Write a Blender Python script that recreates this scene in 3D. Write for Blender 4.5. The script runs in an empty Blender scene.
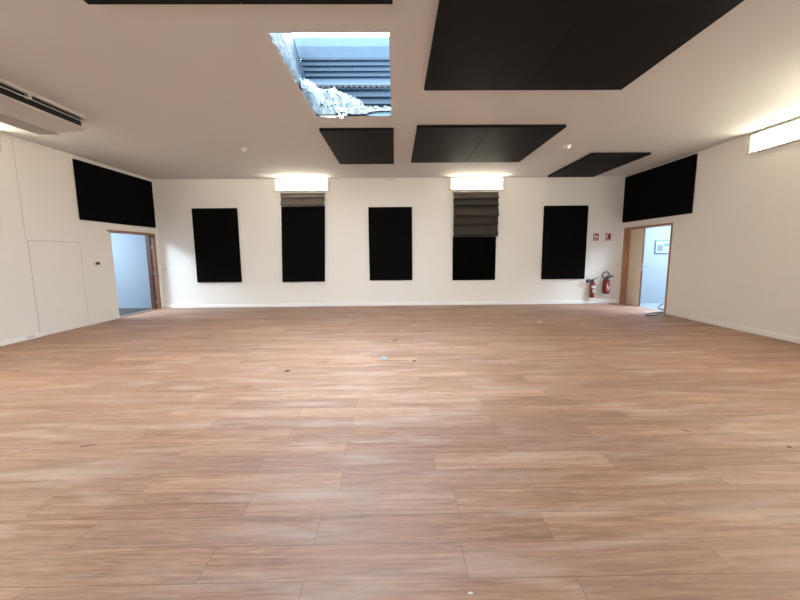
import bpy, bmesh, math, random
from mathutils import Vector, Matrix
random.seed(7)
sc = bpy.context.scene
C = sc.collection
PI = math.pi

# ------------------------------------------------------------------ room dimensions (metres)
XL, XR, YB, YN, H = -6.784, 6.577, 10.494, -4.2, 3.647
WT = 0.22                                   # wall thickness

# ------------------------------------------------------------------ materials
def new_mat(name):
    m = bpy.data.materials.new(name); m.use_nodes = True
    nt = m.node_tree; b = nt.nodes['Principled BSDF']
    return m, nt, b

def mat(name, col, rough=0.6, metal=0.0, var=0.06, scale=6.0, bump=0.0, bscale=60.0, spec=0.5, sheen=0.0, stretch=(1, 1, 1)):
    """procedural paint / plastic / fabric: noise driven tint and bump"""
    m, nt, b = new_mat(name)
    N, L = nt.nodes, nt.links
    tc = N.new('ShaderNodeTexCoord'); mp = N.new('ShaderNodeMapping')
    mp.inputs['Scale'].default_value = stretch
    L.new(tc.outputs['Object'], mp.inputs['Vector'])
    no = N.new('ShaderNodeTexNoise'); no.inputs['Scale'].default_value = scale; no.inputs['Detail'].default_value = 6
    L.new(mp.outputs['Vector'], no.inputs['Vector'])
    mx = N.new('ShaderNodeMix'); mx.data_type = 'RGBA'
    mx.inputs[6].default_value = (*[max(0, c * (1 - var)) for c in col], 1)
    mx.inputs[7].default_value = (*[min(1, c * (1 + var)) for c in col], 1)
    L.new(no.outputs['Fac'], mx.inputs[0]); L.new(mx.outputs[2], b.inputs['Base Color'])
    b.inputs['Roughness'].default_value = rough; b.inputs['Metallic'].default_value = metal
    b.inputs['Specular IOR Level'].default_value = spec
    if sheen: b.inputs['Sheen Weight'].default_value = sheen
    if bump:
        n2 = N.new('ShaderNodeTexNoise'); n2.inputs['Scale'].default_value = bscale; n2.inputs['Detail'].default_value = 4
        L.new(mp.outputs['Vector'], n2.inputs['Vector'])
        bp = N.new('ShaderNodeBump'); bp.inputs['Strength'].default_value = bump; bp.inputs['Distance'].default_value = 0.01
        L.new(n2.outputs['Fac'], bp.inputs['Height']); L.new(bp.outputs['Normal'], b.inputs['Normal'])
    return m

def emit(name, col, strength):
    m, nt, b = new_mat(name)
    b.inputs['Base Color'].default_value = (0.9, 0.9, 0.88, 1)
    b.inputs['Emission Color'].default_value = (*col, 1); b.inputs['Emission Strength'].default_value = strength
    return m

def wood(name, dark, light, rough=0.45):
    m, nt, b = new_mat(name); N, L = nt.nodes, nt.links
    tc = N.new('ShaderNodeTexCoord'); mp = N.new('ShaderNodeMapping'); mp.inputs['Scale'].default_value = (30, 30, 2.2)
    L.new(tc.outputs['Object'], mp.inputs['Vector'])
    no = N.new('ShaderNodeTexNoise'); no.inputs['Scale'].default_value = 1.5; no.inputs['Detail'].default_value = 8
    L.new(mp.outputs['Vector'], no.inputs['Vector'])
    cr = N.new('ShaderNodeValToRGB')
    cr.color_ramp.elements[0].position = 0.3; cr.color_ramp.elements[0].color = (*dark, 1)
    cr.color_ramp.elements[1].position = 0.7; cr.color_ramp.elements[1].color = (*light, 1)
    L.new(no.outputs['Fac'], cr.inputs['Fac']); L.new(cr.outputs['Color'], b.inputs['Base Color'])
    b.inputs['Roughness'].default_value = rough
    return m

def floor_mat():
    m, nt, b = new_mat('wood_plank_floor'); N, L = nt.nodes, nt.links
    def math_(op, a, bb=None, clamp=False):
        n = N.new('ShaderNodeMath'); n.operation = op; n.use_clamp = clamp
        for i, v in enumerate((a, bb)):
            if v is None: continue
            if isinstance(v, (int, float)): n.inputs[i].default_value = v
            else: L.new(v, n.inputs[i])
        return n.outputs[0]
    geo = N.new('ShaderNodeNewGeometry'); sp = N.new('ShaderNodeSeparateXYZ')
    L.new(geo.outputs['Position'], sp.inputs[0]); X, Y = sp.outputs[0], sp.outputs[1]
    PW, PL = 0.2125, 1.265
    ry = math_('DIVIDE', math_('SUBTRACT', Y, 1.487), PW)
    row = math_('FLOOR', ry); fy = math_('SUBTRACT', ry, row)
    par = math_('FLOORED_MODULO', row, 2.0)
    w1 = N.new('ShaderNodeTexWhiteNoise'); w1.noise_dimensions = '1D'; L.new(row, w1.inputs['W'])
    off = math_('ADD', math_('MULTIPLY', par, -0.725), math_('MULTIPLY', math_('SUBTRACT', w1.outputs['Value'], 0.5), 0.10))
    rx = math_('DIVIDE', math_('SUBTRACT', math_('SUBTRACT', X, 0.318), off), PL)
    col = math_('FLOOR', rx); fx = math_('SUBTRACT', rx, col)
    cid = N.new('ShaderNodeCombineXYZ'); L.new(col, cid.inputs[0]); L.new(row, cid.inputs[1])
    wn = N.new('ShaderNodeTexWhiteNoise'); wn.noise_dimensions = '2D'; L.new(cid.outputs[0], wn.inputs['Vector'])
    rnd = wn.outputs['Value']
    # grain stretched along each board, different on each board
    gv = N.new('ShaderNodeCombineXYZ')
    L.new(math_('MULTIPLY', X, 0.95), gv.inputs[0]); L.new(math_('MULTIPLY', Y, 15.0), gv.inputs[1]); L.new(math_('MULTIPLY', rnd, 37.0), gv.inputs[2])
    g1 = N.new('ShaderNodeTexNoise'); g1.inputs['Scale'].default_value = 1.6; g1.inputs['Detail'].default_value = 8; g1.inputs['Roughness'].default_value = 0.62
    g1.inputs['Distortion'].default_value = 0.9
    L.new(gv.outputs[0], g1.inputs['Vector'])
    gv2 = N.new('ShaderNodeCombineXYZ')
    L.new(math_('MULTIPLY', X, 6.0), gv2.inputs[0]); L.new(math_('MULTIPLY', Y, 90.0), gv2.inputs[1]); L.new(math_('MULTIPLY', rnd, 11.0), gv2.inputs[2])
    g2 = N.new('ShaderNodeTexNoise'); g2.inputs['Scale'].default_value = 1.5; g2.inputs['Detail'].default_value = 5
    L.new(gv2.outputs[0], g2.inputs['Vector'])
    val = math_('ADD', math_('MULTIPLY', math_('SUBTRACT', g1.outputs['Fac'], 0.5), 1.9),
                math_('ADD', math_('MULTIPLY', math_('SUBTRACT', rnd, 0.5), 0.34), math_('MULTIPLY', math_('SUBTRACT', g2.outputs['Fac'], 0.5), 1.0)))
    val = math_('ADD', val, 0.5, True)
    cr = N.new('ShaderNodeValToRGB'); e = cr.color_ramp.elements
    e[0].position = 0.0; e[0].color = (0.190, 0.090, 0.054, 1)
    e[1].position = 1.0; e[1].color = (0.50, 0.305, 0.205, 1)
    k = cr.color_ramp.elements.new(0.5); k.color = (0.340, 0.183, 0.115, 1)
    L.new(val, cr.inputs['Fac'])
    # some boards lean to a greyish purple
    hue = N.new('ShaderNodeMix'); hue.data_type = 'RGBA'
    L.new(math_('MULTIPLY', math_('GREATER_THAN', wn.outputs['Color'], 0.5), 0.22), hue.inputs[0])
    L.new(cr.outputs['Color'], hue.inputs[6]); hue.inputs[7].default_value = (0.25, 0.145, 0.12, 1)
    # pale worn streaks
    wv = N.new('ShaderNodeCombineXYZ'); L.new(math_('MULTIPLY', X, 1.1), wv.inputs[0]); L.new(math_('MULTIPLY', Y, 7.0), wv.inputs[1]); wv.inputs[2].default_value = 4.0
    g3 = N.new('ShaderNodeTexNoise'); g3.inputs['Scale'].default_value = 1.0; g3.inputs['Detail'].default_value = 5; g3.inputs['Distortion'].default_value = 0.5
    L.new(wv.outputs[0], g3.inputs['Vector'])
    mr = N.new('ShaderNodeMapRange'); mr.inputs['From Min'].default_value = 0.50; mr.inputs['From Max'].default_value = 0.72
    mr.inputs['To Max'].default_value = 0.50; L.new(g3.outputs['Fac'], mr.inputs['Value'])
    worn = N.new('ShaderNodeMix'); worn.data_type = 'RGBA'
    L.new(mr.outputs[0], worn.inputs[0]); L.new(hue.outputs[2], worn.inputs[6]); worn.inputs[7].default_value = (0.52, 0.43, 0.365, 1)
    # joints
    dy = math_('MULTIPLY', math_('MINIMUM', fy, math_('SUBTRACT', 1.0, fy)), PW)
    dx = math_('MULTIPLY', math_('MINIMUM', fx, math_('SUBTRACT', 1.0, fx)), PL)
    jd = math_('MINIMUM', dy, dx)
    jm = N.new('ShaderNodeMapRange'); jm.inputs['From Min'].default_value = 0.0008; jm.inputs['From Max'].default_value = 0.0026
    jm.inputs['To Min'].default_value = 0.62; jm.inputs['To Max'].default_value = 0.0
    L.new(jd, jm.inputs['Value'])
    jx = N.new('ShaderNodeMix'); jx.data_type = 'RGBA'
    L.new(jm.outputs[0], jx.inputs[0]); L.new(worn.outputs[2], jx.inputs[6]); jx.inputs[7].default_value = (0.07, 0.038, 0.026, 1)
    L.new(jx.outputs[2], b.inputs['Base Color'])
    L.new(math_('ADD', math_('MULTIPLY', g1.outputs['Fac'], 0.22), FLOOR_ROUGH), b.inputs['Roughness'])
    b.inputs['Specular IOR Level'].default_value = 0.8
    bp = N.new('ShaderNodeBump'); bp.inputs['Strength'].default_value = 0.12; bp.inputs['Distance'].default_value = 0.004
    L.new(g2.outputs['Fac'], bp.inputs['Height']); L.new(bp.outputs['Normal'], b.inputs['Normal'])
    return m

FLOOR_ROUGH = 0.46
M = {}
M['floor'] = floor_mat()
M['wall'] = mat('white_wall_paint', (0.87, 0.85, 0.805), 0.85, var=0.015, scale=1.5, bump=0.05, bscale=25)
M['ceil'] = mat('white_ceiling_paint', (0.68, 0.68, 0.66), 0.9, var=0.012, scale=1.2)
M['trim'] = mat('white_gloss_trim', (0.92, 0.92, 0.91), 0.4, var=0.01)
M['seam'] = mat('wall_joint_filler', (0.60, 0.56, 0.52), 0.9)
M['foam'] = mat('black_acoustic_fabric', (0.0045, 0.0040, 0.0038), 0.95, var=0.25, scale=3, bump=0.12, bscale=250, spec=0.03)
M['cfoam'] = mat('black_ceiling_fabric', (0.0095, 0.0080, 0.0072), 0.6, var=0.25, scale=2.0, bump=0.15, bscale=140, spec=0.08, stretch=(1, 3, 1))
M['blind'] = mat('grey_blind_fabric', (0.32, 0.28, 0.25), 0.9, var=0.12, scale=5, bump=0.1, bscale=200, spec=0.1)
M['blind2'] = mat('dark_blind_fabric', (0.12, 0.105, 0.092), 0.9, var=0.12, scale=5, bump=0.1, bscale=200, spec=0.1)
M['blackcloth'] = mat('black_curtain_cloth', (0.006, 0.0055, 0.005), 0.95, var=0.2, spec=0.03)
M['lamp'] = emit('warm_lamp_diffuser', (1.0, 0.91, 0.73), 16.0)
M['lamp_near'] = emit('bright_warm_lamp_diffuser', (1.0, 0.90, 0.71), 135.0)  # for the added unseen lamps, far stronger than the visible ones
M['lampcase'] = mat('white_lamp_housing', (0.66, 0.65, 0.59), 0.45, var=0.01)
M['plastic'] = mat('white_plastic', (0.78, 0.77, 0.75), 0.4, var=0.01)
M['acwhite'] = mat('white_air_conditioner_plastic', (0.58, 0.56, 0.54), 0.45, var=0.01)
M['acgrey'] = mat('grey_air_conditioner_plastic', (0.36, 0.34, 0.32), 0.5, var=0.02)
M['dark'] = mat('black_plastic', (0.012, 0.011, 0.011), 0.5, var=0.1)
M['slot'] = mat('black_slot_interior', (0.006, 0.005, 0.005), 0.8, var=0.1)
M['wood'] = wood('oak_door_frame', (0.30, 0.145, 0.07), (0.46, 0.25, 0.13))
M['wooddark'] = wood('red_brown_door_frame', (0.13, 0.055, 0.03), (0.23, 0.105, 0.06))
M['woodstop'] = wood('dark_stained_door_stop', (0.055, 0.022, 0.013), (0.10, 0.042, 0.025))
M['leaf'] = mat('cream_door_paint', (0.74, 0.66, 0.53), 0.5, var=0.02)
M['steel'] = mat('brushed_steel', (0.35, 0.345, 0.34), 0.35, metal=1.0, var=0.05)
M['red'] = mat('red_extinguisher_enamel', (0.21, 0.011, 0.010), 0.4, var=0.05)
M['signred'] = mat('red_sign_face', (0.36, 0.03, 0.03), 0.5, var=0.05)
M['signwhite'] = mat('white_sign_print', (0.80, 0.77, 0.74), 0.5, var=0.02)
M['rubber'] = mat('black_rubber', (0.012, 0.012, 0.012), 0.55, var=0.1)
M['outwall'] = mat('pale_outer_wall_paint', (0.20, 0.235, 0.275), 0.85, var=0.01)  # blue cast of the daylight is put into this colour
M['mat'] = None
M['outfloor'] = mat('pale_grey_outer_floor', (0.20, 0.235, 0.27), 0.35, var=0.06)  # floor colour carries the same painted-in daylight blue
M['metal'] = mat('weathered_roof_sheet', (0.0058, 0.0105, 0.0165), 0.55, metal=0.0, var=0.35, scale=9, bump=0.15, bscale=60, stretch=(1, 1, 4), spec=0.06)  # sheet and flashing colours below have the daylight's blue painted in
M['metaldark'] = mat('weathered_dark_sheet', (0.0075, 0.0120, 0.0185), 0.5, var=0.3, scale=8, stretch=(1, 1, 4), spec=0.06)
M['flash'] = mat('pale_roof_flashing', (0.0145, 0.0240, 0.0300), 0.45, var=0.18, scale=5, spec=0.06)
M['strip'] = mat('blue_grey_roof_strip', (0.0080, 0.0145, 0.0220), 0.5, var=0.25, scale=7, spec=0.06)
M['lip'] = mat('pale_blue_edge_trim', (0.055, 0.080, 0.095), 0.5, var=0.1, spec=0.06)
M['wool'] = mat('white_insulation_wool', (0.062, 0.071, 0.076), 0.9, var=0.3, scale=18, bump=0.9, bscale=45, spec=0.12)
M['fluff'] = mat('white_loose_fibre', (0.20, 0.21, 0.21), 0.9, var=0.1)  # lighter copy of the wool, making up for shade under the edge
M['bank'] = mat('white_matted_insulation', (0.13, 0.15, 0.16), 0.9, var=0.25, scale=18, spec=0.06)  # wool colour lightened to offset the shade along the left side
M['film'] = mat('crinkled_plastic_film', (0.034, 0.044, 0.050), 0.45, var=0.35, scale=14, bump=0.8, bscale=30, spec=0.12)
M['paper'] = mat('backing_paper', (0.55, 0.46, 0.38), 0.8, var=0.1)
M['blue'] = mat('pale_blue_tape', (0.22, 0.62, 0.78), 0.5)
M['scrap'] = mat('dark_scrap', (0.05, 0.04, 0.035), 0.7)
M['pale'] = mat('pale_scrap', (0.78, 0.74, 0.68), 0.7)
M['print'] = mat('framed_print_paper', (0.24, 0.29, 0.35), 0.5, var=0.2, scale=9)
M['glass_frame'] = mat('dark_picture_frame', (0.10, 0.13, 0.18), 0.4)

def striped_mat():
    m, nt, b = new_mat('grey_ribbed_entrance_mat'); N, L = nt.nodes, nt.links
    tc = N.new('ShaderNodeTexCoord'); wv = N.new('ShaderNodeTexWave'); wv.bands_direction = 'Y'; wv.inputs['Scale'].default_value = 2.6; wv.inputs['Distortion'].default_value = 0.6
    L.new(tc.outputs['Object'], wv.inputs['Vector'])
    cr = N.new('ShaderNodeValToRGB'); cr.color_ramp.elements[0].color = (0.008, 0.008, 0.009, 1); cr.color_ramp.elements[1].color = (0.05, 0.052, 0.056, 1)
    L.new(wv.outputs['Fac'], cr.inputs['Fac']); L.new(cr.outputs['Color'], b.inputs['Base Color']); b.inputs['Roughness'].default_value = 0.9
    return m
M['mat'] = striped_mat()

# ------------------------------------------------------------------ mesh helpers
def box(bm, x0, x1, y0, y1, z0, z1, bevel=0.0, seg=2):
    vs = [bm.verts.new((x, y, z)) for x in (x0, x1) for y in (y0, y1) for z in (z0, z1)]
    f = [(0, 1, 3, 2), (4, 6, 7, 5), (0, 4, 5, 1), (2, 3, 7, 6), (0, 2, 6, 4), (1, 5, 7, 3)]
    fs = [bm.faces.new([vs[i] for i in q]) for q in f]
    if bevel:
        es = list({e for g in fs for e in g.edges})
        bmesh.ops.bevel(bm, geom=es, offset=bevel, segments=seg, affect='EDGES', profile=0.5)

def ring_frame(d):
    d = d.normalized(); a = Vector((0, 0, 1)) if abs(d.z) < 0.9 else Vector((1, 0, 0))
    u = d.cross(a).normalized(); return u, d.cross(u).normalized()

def tube(bm, pts, r, n=10, closed=False, caps=True):
    pts = [Vector(p) for p in pts]; k = len(pts); rr = r if isinstance(r, (list, tuple)) else [r] * k
    rings = []; pu = None
    for i, p in enumerate(pts):
        if closed: d = pts[(i + 1) % k] - pts[i - 1]
        else: d = pts[min(i + 1, k - 1)] - pts[max(i - 1, 0)]
        d.normalize()
        if pu is None: u, v = ring_frame(d)
        else:
            u = (pu - d * pu.dot(d)).normalized(); v = d.cross(u)
        pu = u
        rings.append([bm.verts.new(p + (u * math.cos(2 * PI * j / n) + v * math.sin(2 * PI * j / n)) * rr[i]) for j in range(n)])
    for i in range(k if closed else k - 1):
        a, b = rings[i], rings[(i + 1) % k]
        for j in range(n): bm.faces.new((a[j], a[(j + 1) % n], b[(j + 1) % n], b[j]))
    if caps and not closed:
        bm.faces.new(rings[0][::-1]); bm.faces.new(rings[-1])

def lathe(bm, prof, origin=(0, 0, 0), axis='z', n=24):
    o = Vector(origin); rings = []
    for r, h in prof:
        ring = []
        for j in range(n):
            c, s = math.cos(2 * PI * j / n) * r, math.sin(2 * PI * j / n) * r
            p = {'z': (c, s, h), 'y': (c, h, s), 'x': (h, c, s)}[axis]
            ring.append(bm.verts.new(o + Vector(p)))
        rings.append(ring)
    for a, b in zip(rings, rings[1:]):
        for j in range(n): bm.faces.new((a[j], a[(j + 1) % n], b[(j + 1) % n], b[j]))
    bm.faces.new(rings[0][::-1]); bm.faces.new(rings[-1])

def prism(bm, poly, axis, a0, a1):
    """extrude a closed 2D polygon along an axis ('x': poly in yz, 'y': poly in xz, 'z': poly in xy)"""
    def P(p, a): return {'x': (a, p[0], p[1]), 'y': (p[0], a, p[1]), 'z': (p[0], p[1], a)}[axis]
    A = [bm.verts.new(P(p, a0)) for p in poly]; B = [bm.verts.new(P(p, a1)) for p in poly]
    n = len(poly)
    bm.faces.new(A); bm.faces.new(B[::-1])
    for i in range(n): bm.faces.new((A[i], B[i], B[(i + 1) % n], A[(i + 1) % n]))

def obj(name, bm, m, parent=None, smooth=False, origin=None):
    bmesh.ops.recalc_face_normals(bm, faces=bm.faces[:])
    me = bpy.data.meshes.new(name); bm.to_mesh(me); bm.free()
    me.materials.append(m)
    if smooth:
        for p in me.polygons: p.use_smooth = True
        try: me.set_sharp_from_angle(angle=math.radians(38))
        except Exception: pass
    o = bpy.data.objects.new(name, me); C.objects.link(o)
    if origin is not None:
        me.transform(Matrix.Translation(-Vector(origin))); o.location = origin
    if parent is not None: o.parent = parent
    return o

def empty(name, loc, label=None, cat=None, group=None, kind=None):
    o = bpy.data.objects.new(name, None); C.objects.link(o); o.location = loc; o.empty_display_size = 0.1
    tag(o, label, cat, group, kind); return o

def tag(o, label=None, cat=None, group=None, kind=None):
    if label: o['label'] = label
    if cat: o['category'] = cat
    if group: o['group'] = group
    if kind: o['kind'] = kind
    return o

def part(name, bm, m, parent, smooth=False, label=None):
    """geometry given in world coordinates, parented under an Empty without rotation"""
    o = obj(name, bm, m, None, smooth)
    off = parent.matrix_world.translation if False else world_loc(parent)
    o.data.transform(Matrix.Translation(-off)); o.parent = parent
    if label: o['label'] = label
    return o

def world_loc(o):
    v = Vector(o.location)
    while o.parent is not None:
        o = o.parent; v += Vector(o.location)
    return v

def BM(): return bmesh.new()

def copy_tree(o, loc, label, group=None):
    r = o.copy(); C.objects.link(r); r.location = loc; r['label'] = label
    if group: r['group'] = group
    for ch in list(o.children):
        c = ch.copy(); C.objects.link(c); c.parent = r
        for g in ch.children:
            d = g.copy(); C.objects.link(d); d.parent = c
    return r

def slab(bm, axis, t0, t1, u0, u1, v0, v1, holes):
    """a slab normal to axis, thickness t0..t1, with rectangular holes (ua,ub,va,vb); no inner faces"""
    us = sorted({u0, u1, *[h[0] for h in holes], *[h[1] for h in holes]})
    vs = sorted({v0, v1, *[h[2] for h in holes], *[h[3] for h in holes]})
    us = [u for u in us if u0 <= u <= u1]; vs = [v for v in vs if v0 <= v <= v1]
    def solid(i, j):
        if i < 0 or j < 0 or i >= len(us) - 1 or j >= len(vs) - 1: return False
        cu, cv = (us[i] + us[i + 1]) / 2, (vs[j] + vs[j + 1]) / 2
        return not any(h[0] < cu < h[1] and h[2] < cv < h[3] for h in holes)
    cache = {}
    def V(t, u, v):
        k = (t, u, v)
        if k not in cache:
            cache[k] = bm.verts.new({'x': (t, u, v), 'y': (u, t, v), 'z': (u, v, t)}[axis])
        return cache[k]
    for i in range(len(us) - 1):
        for j in range(len(vs) - 1):
            if not solid(i, j): continue
            a, b, c, d = us[i], us[i + 1], vs[j], vs[j + 1]
            for t in (t0, t1): bm.faces.new((V(t, a, c), V(t, b, c), V(t, b, d), V(t, a, d)))
            for (ii, jj, p, q) in ((i - 1, j, (a, c), (a, d)), (i + 1, j, (b, c), (b, d)), (i, j - 1, (a, c), (b, c)), (i, j + 1, (a, d), (b, d))):
                if not solid(ii, jj):
                    bm.faces.new((V(t0, *p), V(t0, *q), V(t1, *q), V(t1, *p)))

def struct(name, bm, m, label, cat):
    return tag(obj(name, bm, m), label, cat, kind='structure')

# ------------------------------------------------------------------ setting
LD = (8.76, 10.29, 2.085)          # left door opening y0, y1, head height
RD = (8.60, 10.30, 2.14)           # right door opening
SK = (-1.222, -0.040, 3.806, 5.945)   # skylight seen in the photo
bm = BM(); slab(bm, 'z', -0.15, 0.0, XL - WT, XR + WT, YN - WT, YB + WT, []); struct('floor', bm, M['floor'], 'wide brown wood-look plank floor of the empty hall', 'floor')
bm = BM(); slab(bm, 'z', H, H + 0.10, XL - WT, XR + WT, YN - WT, YB + WT, [SK]); struct('ceiling', bm, M['ceil'], 'plain white ceiling with a rectangular opening to the roof', 'ceiling')
bm = BM(); slab(bm, 'y', YB, YB + WT, XL, XR, 0, H, []); struct('wall_back', bm, M['wall'], 'white far wall with five tall dark rectangles', 'wall')
bm = BM(); slab(bm, 'x', XL - WT, XL, YN - WT, YB + WT, 0, H, [(LD[0], LD[1] + 0.055, -1, LD[2] + 0.052)]); struct('wall_left', bm, M['wall'], 'white left wall with a doorway near the far corner', 'wall')
bm = BM(); slab(bm, 'x', XR, XR + WT, YN - WT, YB + WT, 0, H, [(RD[0] - 0.042, RD[1] + 0.062, -1, RD[2] + 0.052)]); struct('wall_right', bm, M['wall'], 'white right wall with a wood-framed doorway near the far corner', 'wall')
NW = [(-4.5, -3.3, 1.3, 2.1), (3.3, 4.5, 1.3, 2.1)]  # unseen openings added behind the viewer to brighten the room
bm = BM(); slab(bm, 'y', YN - WT, YN, XL, XR, 0, H, NW); struct('wall_front', bm, M['wall'], 'white wall with windows behind the viewer', 'wall')
for i, (a, b, c, d) in enumerate(NW):
    w = empty('window_%d' % (i + 1), (0.5 * (a + b), YN - 0.1, c), 'white framed window in the wall behind the viewer', 'window', kind='structure')
    bm = BM(); slab(bm, 'y', YN - 0.13, YN - 0.06, a, b, c, d, [(a + .06, (a + b) / 2 - .03, c + .06, d - .06), ((a + b) / 2 + .03, b - .06, c + .06, d - .06)])
    part('window_frame', bm, M['trim'], w)

# baseboards
def bboard(name, axis, pos, sgn, a0, a1, label):
    z = [(0, 0.0), (sgn * 0.026, 0.0), (sgn * 0.026, 0.072), (sgn * 0.012, 0.092), (0, 0.092)]
    bm = BM()
    if axis == 'x': prism(bm, [(pos + p, q) for p, q in z], 'y', a0, a1)     # runs along y on a wall at x = pos
    else: prism(bm, [(pos + p, q) for p, q in z], 'x', a0, a1)
    struct(name, bm, M['trim'], label, 'baseboard')
bboard('baseboard_back', 'y', YB, -1, XL, XR, 'white baseboard along the far wall')
bboard('baseboard_left', 'x', XL, 1, YN, 6.775, 'white baseboard on the near part of the left wall')
bboard('baseboard_right', 'x', XR, -1, YN, 7.83, 'white baseboard on the right wall')

# left wall: access panel and joints
p = empty('wall_panel', (XL, 7.33, 0), 'flush white access panel low on the left wall with thin grey joints', 'panel')
bm = BM(); box(bm, XL, XL + 0.006, 6.79, 7.872, 0.005, 1.81, 0.002); part('panel_board', bm, M['wall'], p)
bm = BM(); slab(bm, 'x', XL, XL + 0.0035, 6.779, 7.883, 0.0, 1.822, [(6.79, 7.872, -1, 1.81)]); part('joint', bm, M['seam'], p)
bm = BM(); box(bm, XL, XL + 0.0025, 6.757, 6.764, 1.822, H - 0.02); struct('trim_1', bm, M['seam'], 'thin vertical board joint up the left wall above the access panel', 'joint')
t = empty('socket_outlet', (XL + 0.026, 6.6, 0.05), 'tiny white outlet plate set in the left baseboard', 'outlet')
bm = BM(); box(bm, XL + 0.026, XL + 0.031, 6.50, 6.66, 0.02, 0.075, 0.002); part('plate', bm, M['plastic'], t)
for dy in (6.55, 6.61):
    bm = BM(); lathe(bm, [(0.012, XL + 0.031), (0.012, XL + 0.033)], (0, dy, 0.048), 'x', 14); part('socket', bm, M['seam'], t)

# ------------------------------------------------------------------ doors
d = empty('door_1', (XL, (LD[0] + LD[1]) / 2, 0), 'open doorway with red-brown wooden frame in the left wall', 'door', kind='structure')
bm = BM()   # far jamb: lining through the wall plus a narrow architrave
box(bm, XL - WT, XL + 0.014, LD[1], LD[1] + 0.05, 0, LD[2] + 0.05, 0.003)
part('jamb', bm, M['wooddark'], d)
bm = BM(); box(bm, XL - WT, XL - 0.10, LD[1] - 0.022, LD[1], 0, LD[2], 0.003); part('door_stop', bm, M['woodstop'], d)
bm = BM(); box(bm, XL - WT, XL + 0.004, LD[0], LD[1], LD[2], LD[2] + 0.05, 0.003); box(bm, XL + 0.001, XL + 0.014, LD[0] - 0.08, LD[1], LD[2] + 0.005, LD[2] + 0.055, 0.003); part('head', bm, M['wood'], d)
bm = BM(); box(bm, XL - WT, XL - 0.002, LD[0] + 0.0005, LD[0] + 0.008, 0, LD[2]); part('near_jamb', bm, M['trim'], d, label='white near jamb')
for z in (1.76, 1.03, 0.20):
    bm = BM(); tube(bm, [(XL - 0.075, LD[1] - 0.014, z - 0.05), (XL - 0.075, LD[1] - 0.014, z + 0.05)], 0.011, 10)
    box(bm, XL - 0.10, XL - 0.045, LD[1] - 0.006, LD[1] - 0.0005, z - 0.045, z + 0.045)
    part('hinge', bm, M['steel'], d, label='small steel hinge')
bm = BM(); box(bm, XL - WT, XL, LD[0], LD[1], 0.0, 0.012, 0.003); part('threshold', bm, M['wooddark'], d)

d = empty('door_2', (XR, (RD[0] + RD[1]) / 2, 0), 'half open double door with light wood frame in the right wall', 'door', kind='structure')
bm = BM(); box(bm, XR - 0.014, XR + WT, RD[1], RD[1] + 0.065, 0, RD[2] + 0.05, 0.003); part('jamb', bm, M['wood'], d)
bm = BM(); box(bm, XR - 0.014, XR + WT, RD[0] - 0.045, RD[0], 0, RD[2] + 0.05, 0.003); part('jamb', bm, M['wood'], d)
bm = BM(); box(bm, XR - 0.014, XR + WT, RD[0], RD[1], RD[2], RD[2] + 0.05, 0.003); part('head', bm, M['wood'], d)
LF0 = 9.74
bm = BM(); box(bm, XR + 0.135, XR + 0.178, LF0, RD[1] - 0.004, 0.008, RD[2] - 0.004, 0.003); lf = part('door_leaf', bm, M['leaf'], d, label='closed cream door leaf')
bm = BM(); box(bm, XR + 0.135, XR + 0.178, LF0 - 0.001, LF0 + 0.0005, 0.01, RD[2] - 0.006); part('edge_lipping', bm, M['woodstop'], lf, label='dark wooden lipping on the leaf edge')  # added so light from the side room leaves the edge dark
bm = BM(); box(bm, XR + 0.142, XR + 0.171, LF0 - 0.003, LF0 + 0.001, 0.98, 1.22); part('lock_plate', bm, M['steel'], lf, label='steel lock plate on the leaf edge')
bm = BM()
lathe(bm, [(0.026, XR + 0.178), (0.026, XR + 0.187)], (0, LF0 + 0.045, 1.12), 'x', 18)
tube(bm, [(XR + 0.187, LF0 + 0.045, 1.12), (XR + 0.228, LF0 + 0.045, 1.12), (XR + 0.24, LF0 + 0.03, 1.12), (XR + 0.24, LF0 - 0.10, 1.12)], 0.010, 10)
part('handle', bm, M['steel'], lf, True, label='steel lever handle')

# ------------------------------------------------------------------ rooms beyond the doors
OWL = (XL - WT - 2.6, XL - WT - 1.0, 7.4, 9.6); OWR = (XR + WT + 0.7, XR + WT + 2.4, 7.4, 9.7)    # unseen roof openings added to light the side rooms
def outer_room(side, x0, x1, y0, y1, floor_m, win):
    s = 'left' if side < 0 else 'right'
    bm = BM(); slab(bm, 'z', -0.15, -0.001, x0, x1, y0, y1, []); struct('floor_%s' % s, bm, floor_m, 'floor of the side room beyond the %s doorway' % s, 'floor')
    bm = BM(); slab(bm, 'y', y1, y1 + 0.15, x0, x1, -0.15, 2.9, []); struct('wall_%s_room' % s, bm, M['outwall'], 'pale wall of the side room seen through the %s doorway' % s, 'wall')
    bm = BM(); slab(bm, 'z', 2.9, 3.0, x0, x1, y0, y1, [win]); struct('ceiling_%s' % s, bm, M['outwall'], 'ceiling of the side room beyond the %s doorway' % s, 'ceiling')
    xo = x0 if side < 0 else x1 - 0.15
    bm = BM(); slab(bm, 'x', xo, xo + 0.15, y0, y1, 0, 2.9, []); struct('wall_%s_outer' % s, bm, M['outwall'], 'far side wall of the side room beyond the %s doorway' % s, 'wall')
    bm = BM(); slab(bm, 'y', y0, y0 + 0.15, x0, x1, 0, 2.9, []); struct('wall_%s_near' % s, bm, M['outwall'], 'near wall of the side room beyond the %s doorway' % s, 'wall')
outer_room(-1, XL - WT - 3.4, XL - WT, 6.4, 10.50, M['mat'], OWL)
outer_room(1, XR + WT, XR + WT + 3.2, 6.4, 10.45, M['outfloor'], OWR)
pf = empty('picture_frame', (7.80, 10.45, 1.65), 'small framed print on the pale wall seen through the right doorway', 'picture')
bm = BM(); slab(bm, 'y', 10.425, 10.45, 7.55, 8.07, 1.455, 1.83, [(7.575, 8.045, 1.48, 1.805)]); part('frame', bm, M['glass_frame'], pf)
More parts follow.
